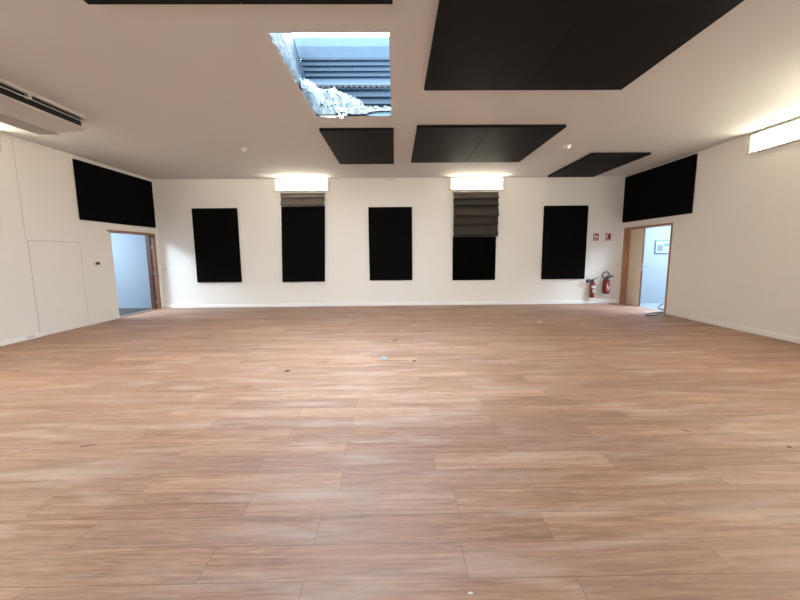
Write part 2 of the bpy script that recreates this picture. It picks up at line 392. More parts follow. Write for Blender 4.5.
bm = BM(); box(bm, 7.575, 8.045, 10.438, 10.45, 1.48, 1.805); part('print', bm, M['print'], pf)
bm = BM(); box(bm, 7.62, 7.78, 10.4365, 10.4385, 1.52, 1.70); box(bm, 7.81, 7.99, 10.4365, 10.4385, 1.66, 1.75)
part('printed_area', bm, M['glass_frame'], pf, label='blue-grey blocks printed on the sheet')
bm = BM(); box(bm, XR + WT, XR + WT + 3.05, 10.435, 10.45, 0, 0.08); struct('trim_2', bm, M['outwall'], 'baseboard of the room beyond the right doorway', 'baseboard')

# ------------------------------------------------------------------ acoustic panels
def wall_panel_back(x0, x1, z0, z1, label):
    bm = BM(); box(bm, x0, x1, YB - 0.053, YB - 0.003, z0, z1, 0.006)
    return tag(obj('acoustic_panel', bm, M['foam'], origin=((x0 + x1) / 2, YB, z0)), label, 'acoustic panel', 'tall black panels on the far wall')
wall_panel_back(-5.745, -4.475, 0.74, 2.838, 'tall black acoustic panel on the far wall nearest the left doorway')
wall_panel_back(-0.755, 0.487, 0.748, 2.836, 'tall black acoustic panel on the far wall midway between the two lit wall lamps')
wall_panel_back(4.275, 5.545, 0.735, 2.84, 'tall black acoustic panel on the far wall beside the fire extinguishers')
bm = BM(); box(bm, XL + 0.003, XL + 0.053, 7.95, 10.365, 2.30, 3.555, 0.006)
tag(obj('acoustic_panel', bm, M['foam'], origin=(XL, 9.16, 2.3)), 'wide black acoustic panel on the left wall above the doorway', 'acoustic panel', 'wide black panels on the side walls')
bm = BM(); box(bm, XR - 0.053, XR - 0.003, 8.02, 10.42, 2.345, 3.60, 0.006)
tag(obj('acoustic_panel', bm, M['foam'], origin=(XR, 9.2, 2.3)), 'wide black acoustic panel on the right wall above the wood-framed doorway', 'acoustic panel', 'wide black panels on the side walls')
def cpanel(x0, x1, y0, y1, label):
    bm = BM(); box(bm, x0, x1, y0, y1, H - 0.052, H - 0.002, 0.005)
    return tag(obj('ceiling_acoustic_panel', bm, M['cfoam'], origin=((x0 + x1) / 2, (y0 + y1) / 2, H)), label, 'ceiling panel', 'black acoustic panels on the ceiling')
cpanel(-1.275, -0.01, 6.44, 8.73, 'single square-looking black ceiling panel just beyond the skylight opening')
cpanel(0.385, 1.628, 6.32, 8.63, 'left half of the black ceiling pair above the right far-wall lamp')
cpanel(1.632, 2.90, 6.32, 8.63, 'right half of the black ceiling pair above the right far-wall lamp')
cpanel(0.395, 1.688, 2.66, 4.94, 'left half of the biggest black ceiling pair right of the skylight')
cpanel(1.692, 2.965, 2.66, 4.94, 'right half of the biggest black ceiling pair, nearest the right wall lamp')
cpanel(4.27, 5.56, 8.04, 10.31, 'slanted-looking black ceiling panel in the far right corner')
cpanel(-2.55, -1.277, 1.05, 3.325, 'left half of the black ceiling strip at the top left of the photo')
cpanel(-1.273, 0.0, 1.05, 3.325, 'right half of the black ceiling strip at the top left of the photo')

# ------------------------------------------------------------------ fabric over the two windows
def wave_sheet(bm, x0, x1, zs, th=0.006, nx=24):
    """fabric hanging in horizontal folds: zs = list of (z, y offset); slight sideways ripple"""
    rows = []
    for k, (z, yo) in enumerate(zs):
        row = []
        for i in range(nx + 1):
            u = i / nx; x = x0 + (x1 - x0) * u
            row.append(bm.verts.new((x + 0.006 * math.sin(z * 23), YB - yo - 0.006 * math.sin(u * 7 + z * 5), z)))
        rows.append(row)
    fs = []
    for a, b in zip(rows, rows[1:]):
        for i in range(nx): fs.append(bm.faces.new((a[i], a[i + 1], b[i + 1], b[i])))
    r = bmesh.ops.solidify(bm, geom=fs, thickness=th)
def folds(ztop, zbot, bulges, n=8):
    """each bulge: (height, depth): cloth slides out and down, then tucks back under"""
    out = []; z = ztop
    for h, dpt in bulges:
        for i in range(n):
            u = i / n
            prof = min(u / 0.80, 1) if u < 0.80 else 1 - ((u - 0.80) / 0.20)
            out.append((z - h * u, 0.03 + dpt * prof))
        z -= h
    out.append((zbot, 0.035)); return out
b1 = empty('window_blind', (-2.6, YB, 2.85), 'short grey fabric blind in two soft folds above the black panel under the left lamp', 'blind', 'fabric blinds over the far-wall windows')
bm = BM(); wave_sheet(bm, -3.215, -1.985, folds(3.20, 2.885, [(0.115, 0.07), (0.20, 0.085)])); part('fabric', bm, M['blind'], b1, True)
bm = BM(); box(bm, -3.23, -1.97, YB - 0.035, YB, 3.195, 3.235, 0.006); part('head_rail', bm, M['blind2'], b1)
bm = BM(); prism(bm, [(-3.215, 2.866), (-1.985, 2.876), (-2.062, 0.735), (-3.285, 0.725)], 'y', YB - 0.062, YB - 0.012)
tag(obj('acoustic_panel', bm, M['foam'], origin=(-2.6, YB, 0.73)), 'tall black acoustic panel hanging under the grey blind below the left lamp', 'acoustic panel', 'tall black panels on the far wall')
b2 = empty('window_blind', (2.3, YB, 2.0), 'long dark grey fabric blind in stacked horizontal folds under the right far-wall lamp', 'blind', 'fabric blinds over the far-wall windows')
bm = BM(); wave_sheet(bm, 1.67, 2.945, folds(3.20, 1.985, [(0.17, 0.09), (0.20, 0.11), (0.31, 0.16), (0.22, 0.12), (0.31, 0.12)], 10)); part('fabric', bm, M['blind2'], b2, True)
bm = BM(); box(bm, 1.655, 2.955, YB - 0.035, YB, 3.195, 3.235, 0.006); part('head_rail', bm, M['blind2'], b2)
# black curtain below, with upright pleats
bm = BM(); n = 60; A = []; B_ = []
for i in range(n + 1):
    u = i / n; x = 1.662 + 1.25 * u
    yo = YB - 0.03 - 0.014 * math.sin(u * 2 * PI * 7 + 0.8 * math.sin(u * 9))
    A.append(bm.verts.new((x, yo, 0.728))); B_.append(bm.verts.new((x, yo, 1.982)))
fs = [bm.faces.new((A[i], A[i + 1], B_[i + 1], B_[i])) for i in range(n)]
bmesh.ops.solidify(bm, geom=fs, thickness=0.008)
tag(obj('curtain', bm, M['blackcloth'], smooth=True, origin=(2.3, YB, 0.73)), 'black pleated cloth hanging below the dark folded blind on the far wall', 'curtain')

# ------------------------------------------------------------------ wall lamps
def make_lamp(label, loc):
    """built facing -y with its back on the local y = 0 plane, x along the wall, z up"""
    e = empty('wall_lamp', loc, label, 'wall lamp', 'long lit wall lamps under the ceiling')
    def P(name, bm, m, lab=None):
        o = obj(name, bm, m, e)
        if lab: o['label'] = lab
    bm = BM(); slab(bm, 'y', -0.062, -0.004, -0.79, 0.79, -0.168, 0.166, [(-0.715, 0.715, -0.148, 0.148)]); P('frame', bm, M['lampcase'])
    bm = BM(); box(bm, -0.715, 0.715, -0.02, -0.003, -0.148, 0.148); P('back_plate', bm, M['lampcase'])
    for s in (-1, 1):
        bm = BM(); box(bm, min(s * 0.735, s * 0.792), max(s * 0.735, s * 0.792), -0.082, -0.062, -0.172, 0.168, 0.006); P('end_cap', bm, M['lampcase'])
    bm = BM(); box(bm, -0.713, 0.713, -0.040, -0.021, -0.146, 0.146, 0.006); P('diffuser', bm, M['lamp'], 'glowing white diffuser')
    return e
l1 = make_lamp('lit wall lamp on the far wall above the short grey blind', (-2.615, YB, 3.462))
copy_tree(l1, (2.33, YB, 3.458), 'lit wall lamp on the far wall above the long dark folded blind')
l3 = copy_tree(l1, (XR, 6.03, 3.440), 'lit wall lamp high on the right wall'); l3.rotation_euler = (0, 0, -PI / 2)
l4 = copy_tree(l1, (XL, 5.70, 3.470), 'wall lamp high on the left wall under the air conditioner, only its end in view'); l4.rotation_euler = (0, 0, PI / 2)
l7 = copy_tree(l1, (XR, 4.0, 3.440), 'wall lamp on the right wall, second from the viewer, out of the frame'); l7.rotation_euler = (0, 0, -PI / 2)
l8 = copy_tree(l1, (XL, 3.8, 3.470), 'wall lamp on the left wall, second from the viewer, out of the frame'); l8.rotation_euler = (0, 0, PI / 2)
# unseen lamps added along the side walls to brighten the room
l5 = copy_tree(l1, (XR, 0.6, 3.440), 'wall lamp on the right wall nearest the viewer, out of the frame'); l5.rotation_euler = (0, 0, -PI / 2)
l6 = copy_tree(l1, (XL, 0.6, 3.470), 'wall lamp on the left wall nearest the viewer, out of the frame'); l6.rotation_euler = (0, 0, PI / 2)

for l in (l7, l8):                 # these two added lamps are far brighter, to fill the side walls
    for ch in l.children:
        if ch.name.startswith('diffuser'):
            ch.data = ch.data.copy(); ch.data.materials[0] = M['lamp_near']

# ------------------------------------------------------------------ air conditioner
ac = empty('air_conditioner', (-5.1, 4.8, H), 'long white ceiling air conditioner with black air slots at the upper left', 'air conditioner')
Y0, Y1 = 3.55, 5.95; XF, XK = -4.715, -5.53
def outline(ins, r=0.0):
    """plan outline, front side (+x) rounded at both ends"""
    xf = XF - ins; pts = []
    y1, y0 = Y1 - 0.004 - ins * 0.15, Y0 + 0.004 + ins * 0.15
    rx, ry = 0.34 - ins * 0.3, 0.13
    pts.append((XK, y0))
    for i in range(9):
        a = -PI / 2 + i / 8 * PI / 2
        pts.append((xf - rx + rx * math.cos(a) ** 0.75 if math.cos(a) > 0 else xf - rx, y0 + ry + ry * math.sin(a)))
    for i in range(9):
        a = i / 8 * PI / 2
        pts.append((xf - rx + rx * max(0, math.cos(a)) ** 0.75, y1 - ry + ry * math.sin(a)))
    pts.append((XK, y1)); return pts
def loft(bm, levels):
    rings = [[bm.verts.new((x, y, z)) for x, y in outline(ins)] for z, ins in levels]
    for a, b in zip(rings, rings[1:]):
        for j in range(len(a)): bm.faces.new((a[j], a[(j + 1) % len(a)], b[(j + 1) % len(a)], b[j]))
    bm.faces.new(rings[0]); bm.faces.new(rings[-1][::-1])
bm = BM(); loft(bm, [(3.456, 0.0), (3.440, 0.015), (3.402, 0.42), (3.395, 0.47)]); part('lower_cover', bm, M['acwhite'], ac, True)
bm = BM(); loft(bm, [(3.60, 0.06), (3.455, 0.06)]); part('air_slot', bm, M['slot'], ac, label='black recess of the air outlet')
bm = BM(); loft(bm, [(H - 0.002, 0.0), (3.598, 0.0)]); part('top_cover', bm, M['acwhite'], ac, True)
bm = BM(); box(bm, XF - 0.016, XF - 0.004, Y0 + 0.13, Y1 - 0.13, 3.537, 3.547, 0.002); part('louver', bm, M['acwhite'], ac, True, label='thin pale louver blade')
bm = BM(); box(bm, -5.515, -5.195, Y0 + 0.12, Y1 - 0.03, 3.387, 3.397, 0.003); part('intake_grille', bm, M['acgrey'], ac, label='darker grey strip under the unit')  # shade on the rear facet painted as a darker strip
for yy in (5.01, 4.2):
    bm = BM(); box(bm, XF - 0.052, XF - 0.001, yy - 0.024, yy + 0.024, 3.54, 3.60, 0.003); part('divider', bm, M['acwhite'], ac)

# ------------------------------------------------------------------ small fittings
def dome(name, loc, r, label, cat):
    e = empty(name, loc, label, cat)
    bm = BM(); lathe(bm, [(r, 0), (r, -0.018), (r * 0.92, -0.024)], (0, 0, 0), 'z', 28); obj('base', bm, M['plastic'], e, True)
    bm = BM(); lathe(bm, [(r * 0.72, -0.02), (r * 0.70, -0.04), (r * 0.55, -0.062), (r * 0.3, -0.072), (0.004, -0.074)], (0, 0, 0), 'z', 28); obj('dome', bm, M['plastic'], e, True)
dome('smoke_detector', (-3.05, 7.60, H), 0.085, 'small white smoke detector on the ceiling left of the skylight', 'smoke detector')
dome('smoke_detector', (3.49, 7.53, H), 0.085, 'small white smoke detector on the ceiling between two black panels at right', 'smoke detector')
e = empty('wall_sensor', (-0.12, YB, 3.59), 'small white twin-ended sensor high on the far wall midway between the lamps', 'sensor')
bm = BM(); box(bm, -0.20, -0.04, YB - 0.03, YB, 3.575, 3.605, 0.006); part('bracket', bm, M['plastic'], e)
for x in (-0.21, -0.03):
    bm = BM(); lathe(bm, [(0.028, YB - 0.06), (0.036, YB - 0.05), (0.036, YB - 0.01), (0.02, YB)], (x, 0, 3.59), 'y', 18); part('sensor_head', bm, M['plastic'], e, True)
e = empty('motion_sensor', (-6.70, YB, 2.70), 'small round white sensor in the far left corner beside the wide black panel', 'sensor')
bm = BM(); lathe(bm, [(0.03, YB - 0.03), (0.03, YB)], (-6.70, 0, 2.72), 'y', 18); tube(bm, [(-6.70, YB - 0.03, 2.72), (-6.68, YB - 0.06, 2.71)], 0.012, 8); part('mount', bm, M['plastic'], e, True)
bm = BM(); lathe(bm, [(0.02, -0.06), (0.05, -0.045), (0.062, -0.01), (0.062, 0.02), (0.045, 0.05), (0.01, 0.062)], (-6.685, YB - 0.09, 2.70), 'z', 20); part('sensor_head', bm, M['plastic'], e, True)
e = empty('thermostat', (XL, 8.27, 1.33), 'small white thermostat with dark screen on the left wall near the doorway', 'thermostat')
bm = BM(); box(bm, XL, XL + 0.028, 8.195, 8.345, 1.275, 1.395, 0.005); part('case', bm, M['plastic'], e)
bm = BM(); box(bm, XL + 0.0275, XL + 0.0295, 8.215, 8.325, 1.325, 1.382); part('screen', bm, M['dark'], e)
def wall_switch(x, z, label):
    e = empty('light_switch', (x, YB, z), label, 'switch')
    bm = BM(); box(bm, x - 0.04, x + 0.04, YB - 0.010, YB, z - 0.04, z + 0.04, 0.004); part('plate', bm, M['plastic'], e)
    bm = BM(); box(bm, x - 0.024, x + 0.024, YB - 0.015, YB - 0.010, z - 0.028, z + 0.028, 0.002); part('rocker', bm, M['lampcase'], e)
wall_switch(6.53, 1.11, 'tiny light switch on the far wall right of the fire extinguishers')
wall_switch(-6.66, 1.13, 'tiny light switch at the left end of the far wall')

# ------------------------------------------------------------------ extinguisher signs
def sign(x0, x1, z0, z1, label, dark):
    e = empty('safety_sign', ((x0 + x1) / 2, YB, z0), label, 'sign', 'extinguisher signs on the far wall')
    y = YB - 0.006
    bm = BM(); box(bm, x0, x1, y, YB, z0, z1, 0.002); part('plate', bm, M['signred'], e)
    w, h = x1 - x0, z1 - z0
    bm = BM()   # extinguisher pictogram: body, neck, hose ; flame beside it
    def bx(a, b, c, d_): box(bm, x0 + a * w, x0 + b * w, y - 0.0015, y + 0.001, z0 + c * h, z0 + d_ * h)
    bx(0.14, 0.34, 0.36, 0.74); bx(0.20, 0.28, 0.74, 0.83); bx(0.16, 0.42, 0.83, 0.88); bx(0.39, 0.43, 0.55, 0.83)
    bx(0.10, 0.90, 0.08, 0.12); bx(0.14, 0.62, 0.17, 0.24)
    part('pictogram', bm, M['signwhite'], e)
    bm = BM()
    fl = [(0.52, 0.36), (0.80, 0.36), (0.88, 0.50), (0.80, 0.66), (0.78, 0.56), (0.70, 0.84), (0.62, 0.62), (0.56, 0.66), (0.50, 0.48)]
    prism(bm, [(x0 + a * w, z0 + c * h) for a, c in fl], 'y', y - 0.0015, y + 0.001)
    part('flame', bm, M['dark'] if dark else M['signwhite'], e, label='black flame mark' if dark else 'white flame mark')
sign(5.755, 5.912, 1.845, 2.048, 'small red and white sign on the far wall, the one nearer the black panel', False)
sign(6.115, 6.270, 1.845, 2.048, 'small red and white sign on the far wall, the one nearer the right doorway', True)

# ------------------------------------------------------------------ fire extinguishers
e = empty('fire_extinguisher', (5.77, YB - 0.10, 0.19), 'slim red fire extinguisher with a black horn hung by the black panel', 'fire extinguisher', 'fire extinguishers on the far wall')
cx, cy = 5.77, YB - 0.095
bm = BM(); lathe(bm, [(0.052, 0.185), (0.066, 0.195), (0.068, 0.22), (0.068, 0.56), (0.060, 0.605), (0.040, 0.64), (0.026, 0.655)], (cx, cy, 0), 'z', 28); part('cylinder', bm, M['red'], e, True)
bm = BM(); lathe(bm, [(0.022, 0.65), (0.022, 0.70), (0.014, 0.715)], (cx, cy, 0), 'z', 16); part('valve', bm, M['dark'], e, True)
bm = BM(); prism(bm, [(cx - 0.03, 0.70), (cx + 0.05, 0.715), (cx + 0.15, 0.765), (cx + 0.145, 0.775), (cx + 0.04, 0.735), (cx - 0.03, 0.725)], 'y', cy - 0.012, cy + 0.012); part('lever', bm, M['dark'], e)
bm = BM(); tube(bm, [(cx - 0.01, cy, 0.69), (cx - 0.05, cy - 0.02, 0.695), (cx - 0.075, cy - 0.03, 0.69), (cx - 0.15, cy - 0.035, 0.68), (cx - 0.20, cy - 0.035, 0.675)], [0.014, 0.016, 0.034, 0.052, 0.058], 16); part('horn', bm, M['dark'], e, True)
bm = BM()
for i in range(7):
    a0 = -PI * 0.80 + i * PI * 0.09
    def q(a, z): return (cx + 0.0692 * math.cos(a), cy + 0.0692 * math.sin(a), z)
    a1 = a0 + PI * 0.09
    bm.faces.new([bm.verts.new(q(a0, 0.47)), bm.verts.new(q(a1, 0.47)), bm.verts.new(q(a1, 0.545)), bm.verts.new(q(a0, 0.545))])
    if 2 <= i <= 4: bm.faces.new([bm.verts.new(q(a0, 0.34)), bm.verts.new(q(a1, 0.34)), bm.verts.new(q(a1, 0.44)), bm.verts.new(q(a0, 0.44))])
part('sticker', bm, M['signwhite'], e, label='white printed sticker')
bm = BM(); box(bm, cx - 0.02, cx + 0.02, cy + 0.06, YB, 0.50, 0.62); tube(bm, [(cx + 0.0705 * math.cos(t / 20 * 2 * PI), cy + 0.0705 * math.sin(t / 20 * 2 * PI), 0.575) for t in range(20)], 0.004, 6, closed=True); part('wall_bracket', bm, M['dark'], e)

cx, cy = 6.16, YB - 0.12
e = empty('fire_extinguisher', (cx, cy, 0.33), 'wider red fire extinguisher with a coiled black hose, nearer the right doorway', 'fire extinguisher', 'fire extinguishers on the far wall')
bm = BM(); lathe(bm, [(0.080, 0.335), (0.094, 0.345), (0.098, 0.37), (0.098, 0.64), (0.090, 0.69), (0.064, 0.725), (0.030, 0.74)], (cx, cy, 0), 'z', 32); part('cylinder', bm, M['red'], e, True)
bm = BM(); lathe(bm, [(0.082, 0.305), (0.085, 0.33), (0.078, 0.336)], (cx, cy, 0), 'z', 32); part('base_ring', bm, M['dark'], e, True)
bm = BM(); lathe(bm, [(0.028, 0.735), (0.028, 0.78), (0.018, 0.80)], (cx, cy, 0), 'z', 16); box(bm, cx, cx + 0.09, cy - 0.014, cy + 0.014, 0.765, 0.785, 0.004); part('valve', bm, M['dark'], e, True)
bm = BM(); prism(bm, [(cx - 0.03, 0.80), (cx + 0.06, 0.80), (cx + 0.13, 0.845), (cx + 0.125, 0.855), (cx + 0.05, 0.82), (cx - 0.03, 0.815)], 'y', cy - 0.013, cy + 0.013); part('lever', bm, M['dark'], e)
bm = BM(); tube(bm, [(cx - 0.055 + 0.105 * math.cos(-0.9 + t / 26 * 2 * PI * 0.97), cy - 0.02 - 0.03 * t / 26, 0.845 + 0.095 * math.sin(-0.9 + t / 26 * 2 * PI * 0.97)) for t in range(27)] + [(cx + 0.045, cy - 0.04, 0.76), (cx + 0.10, cy - 0.03, 0.80)], 0.0135, 10); part('hose', bm, M['rubber'], e, True)
bm = BM(); tube(bm, [(cx + 0.085, cy - 0.03, 0.795), (cx + 0.16, cy - 0.03, 0.815)], [0.016, 0.024], 12); part('nozzle', bm, M['dark'], e, True)
bm = BM()
def strip(a0, a1, z0, z1, n=6):
    for i in range(n):
        p, q = a0 + (a1 - a0) * i / n, a0 + (a1 - a0) * (i + 1) / n
        bm.faces.new([bm.verts.new((cx + 0.0992 * math.cos(t), cy + 0.0992 * math.sin(t), z)) for t, z in ((p, z0), (q, z0), (q, z1), (p, z1))])
strip(-1.25, -0.35, 0.60, 0.65); strip(-1.95, -1.70, 0.46, 0.60, 3); strip(-1.60, -1.35, 0.43, 0.52, 3); strip(-1.20, -0.95, 0.45, 0.57, 3); strip(-1.85, -1.2, 0.40, 0.42)
part('sticker', bm, M['signwhite'], e, label='white printed instructions')
bm = BM(); box(bm, cx - 0.03, cx + 0.03, cy + 0.09, YB - 0.001, 0.55, 0.68); part('wall_bracket', bm, M['dark'], e)

# ------------------------------------------------------------------ cable through the right doorway
def smooth_path(pts, n=8):
    P = [Vector(p) for p in pts]; out = []
    for i in range(len(P) - 1):
        p0, p1, p2, p3 = P[max(i - 1, 0)], P[i], P[i + 1], P[min(i + 2, len(P) - 1)]
        for k in range(n):
            t = k / n
            out.append(0.5 * ((2 * p1) + (p2 - p0) * t + (2 * p0 - 5 * p1 + 4 * p2 - p3) * t * t + (3 * p1 - p0 - 3 * p2 + p3) * t ** 3))
    out.append(P[-1]); return out
bm = BM()
tube(bm, smooth_path([(7.75, 10.2, .012), (7.40, 9.85, .012), (6.98, 9.32, .012), (7.02, 9.0, .012), (6.72, 8.80, .012), (6.44, 8.70, .012), (6.10, 8.50, .012), (5.96, 8.33, .012), (6.06, 8.28, .012), (6.22, 8.40, .012), (6.45, 8.60, .012), (6.68, 8.72, .012), (7.05, 8.80, .012), (7.6, 9.2, .012)]), 0.012, 8)
tag(obj('cable', bm, M['rubber'], smooth=True), 'black cable looping on the floor through the right doorway', 'cable')

# ------------------------------------------------------------------ bits on the floor
def scrap(name, x, y, pts, m, label, cat, th=0.004, rot=0.0):
    bm = BM(); c, s = math.cos(rot), math.sin(rot)
    prism(bm, [(x + a * c - b * s, y + a * s + b * c) for a, b in pts], 'z', 0.0, th)
    bmesh.ops.bevel(bm, geom=bm.edges[:], offset=th * 0.25, segments=1, affect='EDGES')
    tag(obj(name, bm, m, origin=(x, y, 0)), label, cat)
scrap('floor_scrap', -1.431, 4.549, [(-.035, -.02), (.02, -.04), (.045, .01), (-.01, .045)], M['scrap'], 'small dark square scrap lying on the floor left of the blue tape', 'scrap')
scrap('tape_piece', -0.18, 5.04, [(-.035, -.02), (.03, -.03), (.04, .015), (.01, .05), (-.03, .03)], M['blue'], 'small pale blue piece of tape on the middle of the floor', 'tape', 0.012)
scrap('floor_scratch', -0.03, 4.945, [(-.26, .016), (-.1, -.006), (.2, -.008), (.22, 0), (-.1, .012)], M['scrap'], 'thin dark scratch beside the blue tape on the floor', 'scratch', 0.0015)
scrap('floor_scrap', 0.248, 4.921, [(-.03, -.02), (.025, -.025), (.035, .02), (-.015, .025)], M['scrap'], 'tiny dark speck on the floor just right of the blue tape', 'scrap')
scrap('floor_scrap', -0.02, 6.16, [(-.04, -.03), (.03, -.02), (.04, .03), (-.02, .03)], M['scrap'], 'tiny dark speck on the floor farther back behind the blue tape', 'scrap')
scrap('floor_scratch', -2.475, 2.731, [(-.055, -.012), (.0, -.002), (.055, .02), (.05, .026), (-.01, .008), (-.06, .0)], M['scrap'], 'short dark scratch on the left part of the near floor', 'scratch', 0.0015)
scrap('floor_scratch', 2.436, 2.829, [(-.03, .014), (-.005, .0), (.03, -.010), (.032, -.002), (.0, .012)], M['scrap'], 'short dark scratch on the right part of the near floor', 'scratch', 0.0015)
scrap('floor_scrap', 3.018, 2.559, [(-.014, -.008), (.012, -.01), (.016, .008), (-.01, .01)], M['scrap'], 'tiny dark speck on the floor near the right edge of the photo', 'scrap', 0.003)
scrap('floor_scrap', 0.318, 1.413, [(-.012, -.004), (.008, -.006), (.012, .004), (-.006, .007)], M['pale'], 'tiny pale crumb at the bottom edge of the photo', 'scrap', 0.003)
scrap('floor_scrap', 3.155, 7.696, [(-.05, -.03), (.03, -.035), (.05, .02), (-.02, .035)], M['pale'], 'tiny pale scrap on the far floor before the right extinguishers', 'scrap', 0.004)

# ------------------------------------------------------------------ roof seen through the skylight
YS = 6.2
r = empty('roof_sheet', (-0.6, YS, H + 0.1), 'blue-grey corrugated metal roof sheets seen through the skylight opening', 'roof sheet')
X0, X1 = -1.75, 0.75
def corr(z0, z1, n, depth, base, lean):
    """closed profile in yz: n trapezoid ridges between z0 and z1"""
    f = []
    for i in range(n):
        a = z0 + (z1 - z0) * i / n; s = (z1 - z0) / n
        for u, dd in ((0.0, 0), (0.30, 0), (0.45, 1), (0.85, 1), (1.0, 0)):
            f.append((base + lean * (a + u * s - z0) / (z1 - z0) - depth * dd, a + u * s))
    back = [(base + lean + 0.02, z1), (base + 0.02, z0)]
    return f + back
bm = BM(); prism(bm, corr(H + 0.105, 4.20, 4, 0.045, YS, 0.0), 'x', X0, X1); part('lower_sheet', bm, M['metaldark'], r, label='dark louvred sheet')
bm = BM(); comb = [(X0, 4.186), (X1, 4.186), (X1, 4.172)]      # one strip with hanging teeth
for i in range(27):
    x = X1 - 0.05 - i * 0.09
    comb += [(x, 4.172), (x, 4.156), (x - 0.05, 4.156), (x - 0.05, 4.172)]
comb += [(X0, 4.172)]
prism(bm, comb, 'y', YS - 0.075, YS - 0.048); part('clip_strip', bm, M['slot'], r, label='dark toothed strip under the flashing')
bm = BM(); prism(bm, [(YS - 0.085, 4.182), (YS - 0.075, 4.20), (YS + 0.06, 4.345), (YS + 0.06, 4.30), (YS - 0.05, 4.182)], 'x', X0, X1); part('ledge_flashing', bm, M['strip'], r, label='pale sloping flashing')
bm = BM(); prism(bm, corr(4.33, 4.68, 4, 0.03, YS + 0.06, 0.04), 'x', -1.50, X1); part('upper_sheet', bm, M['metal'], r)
bm = BM(); prism(bm, [(YS + 0.09, 4.670), (YS + 0.13, 4.869), (YS + 0.15, 4.869), (YS + 0.11, 4.665)], 'x', -1.60, X1); part('roof_strip', bm, M['strip'], r)
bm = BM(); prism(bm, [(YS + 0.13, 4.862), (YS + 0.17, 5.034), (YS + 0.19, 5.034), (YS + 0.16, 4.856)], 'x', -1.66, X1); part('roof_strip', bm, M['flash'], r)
# side flashing along the left of the opening
s_ = empty('side_flashing', (-1.5, 5.5, H + 0.1), 'pale metal flashing running along the left side of the skylight', 'flashing')
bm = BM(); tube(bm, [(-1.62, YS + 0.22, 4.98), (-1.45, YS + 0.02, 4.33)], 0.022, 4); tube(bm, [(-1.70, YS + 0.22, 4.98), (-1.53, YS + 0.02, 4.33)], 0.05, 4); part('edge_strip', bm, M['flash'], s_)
bm = BM()
P_ = [bm.verts.new(p) for p in ((-1.27, 3.7, 4.02), (-1.63, 6.26, 5.10), (-1.40, 6.26, 4.26), (-1.27, 5.2, 3.82), (-1.27, 4.0, 3.82))]
fs = [bm.faces.new((P_[0], P_[1], P_[2])), bm.faces.new((P_[0], P_[2], P_[3])), bm.faces.new((P_[0], P_[3], P_[4]))]
bmesh.ops.solidify(bm, geom=fs, thickness=0.012); part('side_sheet', bm, M['strip'], s_)
# crinkled film lining the left side of the opening
bm = BM(); ny, nz = 60, 14; G = []
for i in range(ny + 1):
    row = []
    for j in range(nz + 1):
        u, v = i / ny, j / nz
        y = 3.812 + 1.30 * u; top = 4.06 - 0.20 * u - 0.10 * max(0, 0.5 - u) + 0.03 * math.sin(u * 19) + 0.018 * math.sin(u * 51)
        z = H + 0.004 + (top - H - 0.004) * v
        x = -1.212 - 0.02 * v * v + random.uniform(-1, 1) * 0.005 + 0.007 * math.sin(u * 40 + v * 9)
        row.append(bm.verts.new((max(x, -1.219) if v < .45 else x, y, z)))
    G.append(row)
fs = [bm.faces.new((G[i][j], G[i + 1][j], G[i + 1][j + 1], G[i][j + 1])) for i in range(ny) for j in range(nz)]
bmesh.ops.solidify(bm, geom=fs, thickness=0.006)
tag(obj('plastic_film', bm, M['film'], smooth=True, origin=(-1.24, 4.8, H)), 'crinkled pale film lining the left edge of the skylight opening', 'plastic film')
e = empty('edge_trim', (-0.6, 5.94, H), 'pale blue trim along the far edge of the skylight opening', 'trim')
bm = BM(); box(bm, SK[0] + 0.02, SK[1], 5.934, 5.943, H + 0.001, H + 0.10, 0.002); part('lip', bm, M['lip'], e)
# insulation wool slumped over the far left corner of the opening
from mathutils import noise
def crest(x):
    k = [(-1.21, 4.10), (-0.95, 4.115), (-0.78, 4.03), (-0.56, 3.93), (-0.44, 3.83), (-0.30, 3.795), (0.2, 3.80)]
    for (a, p), (b, q) in zip(k, k[1:]):
        if a <= x <= b: return p + (q - p) * (x - a) / (b - a)
    return k[-1][1]
w = empty('insulation_wool', (-0.8, 5.9, H), 'white fluffy insulation slumped over the far left corner of the skylight opening', 'insulation')
bm = BM(); nx, nf = 130, 22; rings = []
for i in range(nx + 1):
    x = -1.195 + 1.30 * i / nx; zt = crest(x); ring = []
    deep = 1.0 if x < -0.45 else max(0.25, 1 - (x + 0.45) * 4)       # how far it hangs over the edge
    zb = H + 0.012 + (1 - deep) * 0.075
    for j in range(nf + 1):
        t = j / nf
        k_ = 0.0
        yf = 5.885 + (1 - deep) * 0.03 - 0.80 * k_
        y = yf + (6.085 - yf) * t ** (1.4 - 0.3 * k_); z = zb + (zt - zb) * ((1 - k_) * math.sin(t * PI / 2) ** 0.9 + k_ * t)
        q = Vector((x, y, z))
        d_ = 0.045 * noise.noise(q * 13) + 0.030 * noise.noise(q * 31) + 0.016 * noise.noise(q * 75)
        fade = min(1, t * 4 + 0.25)
        ring.append(bm.verts.new((x + 0.010 * noise.noise(q * 40), y - abs(d_) * 1.3 * fade, z + d_ * 0.8 * fade)))
    ring += [bm.verts.new((x, 6.12, zt - 0.01)), bm.verts.new((x, 6.12, H + 0.106)), bm.verts.new((x, 5.925, H + 0.106)), bm.verts.new((x, 5.925, zb))]
    rings.append(ring)
n_ = len(rings[0])
for a, b in zip(rings, rings[1:]):
    for j in range(n_): bm.faces.new((a[j], a[(j + 1) % n_], b[(j + 1) % n_], b[j]))
bm.faces.new(rings[0]); bm.faces.new(rings[-1][::-1]); part('wool_heap', bm, M['wool'], w, True)
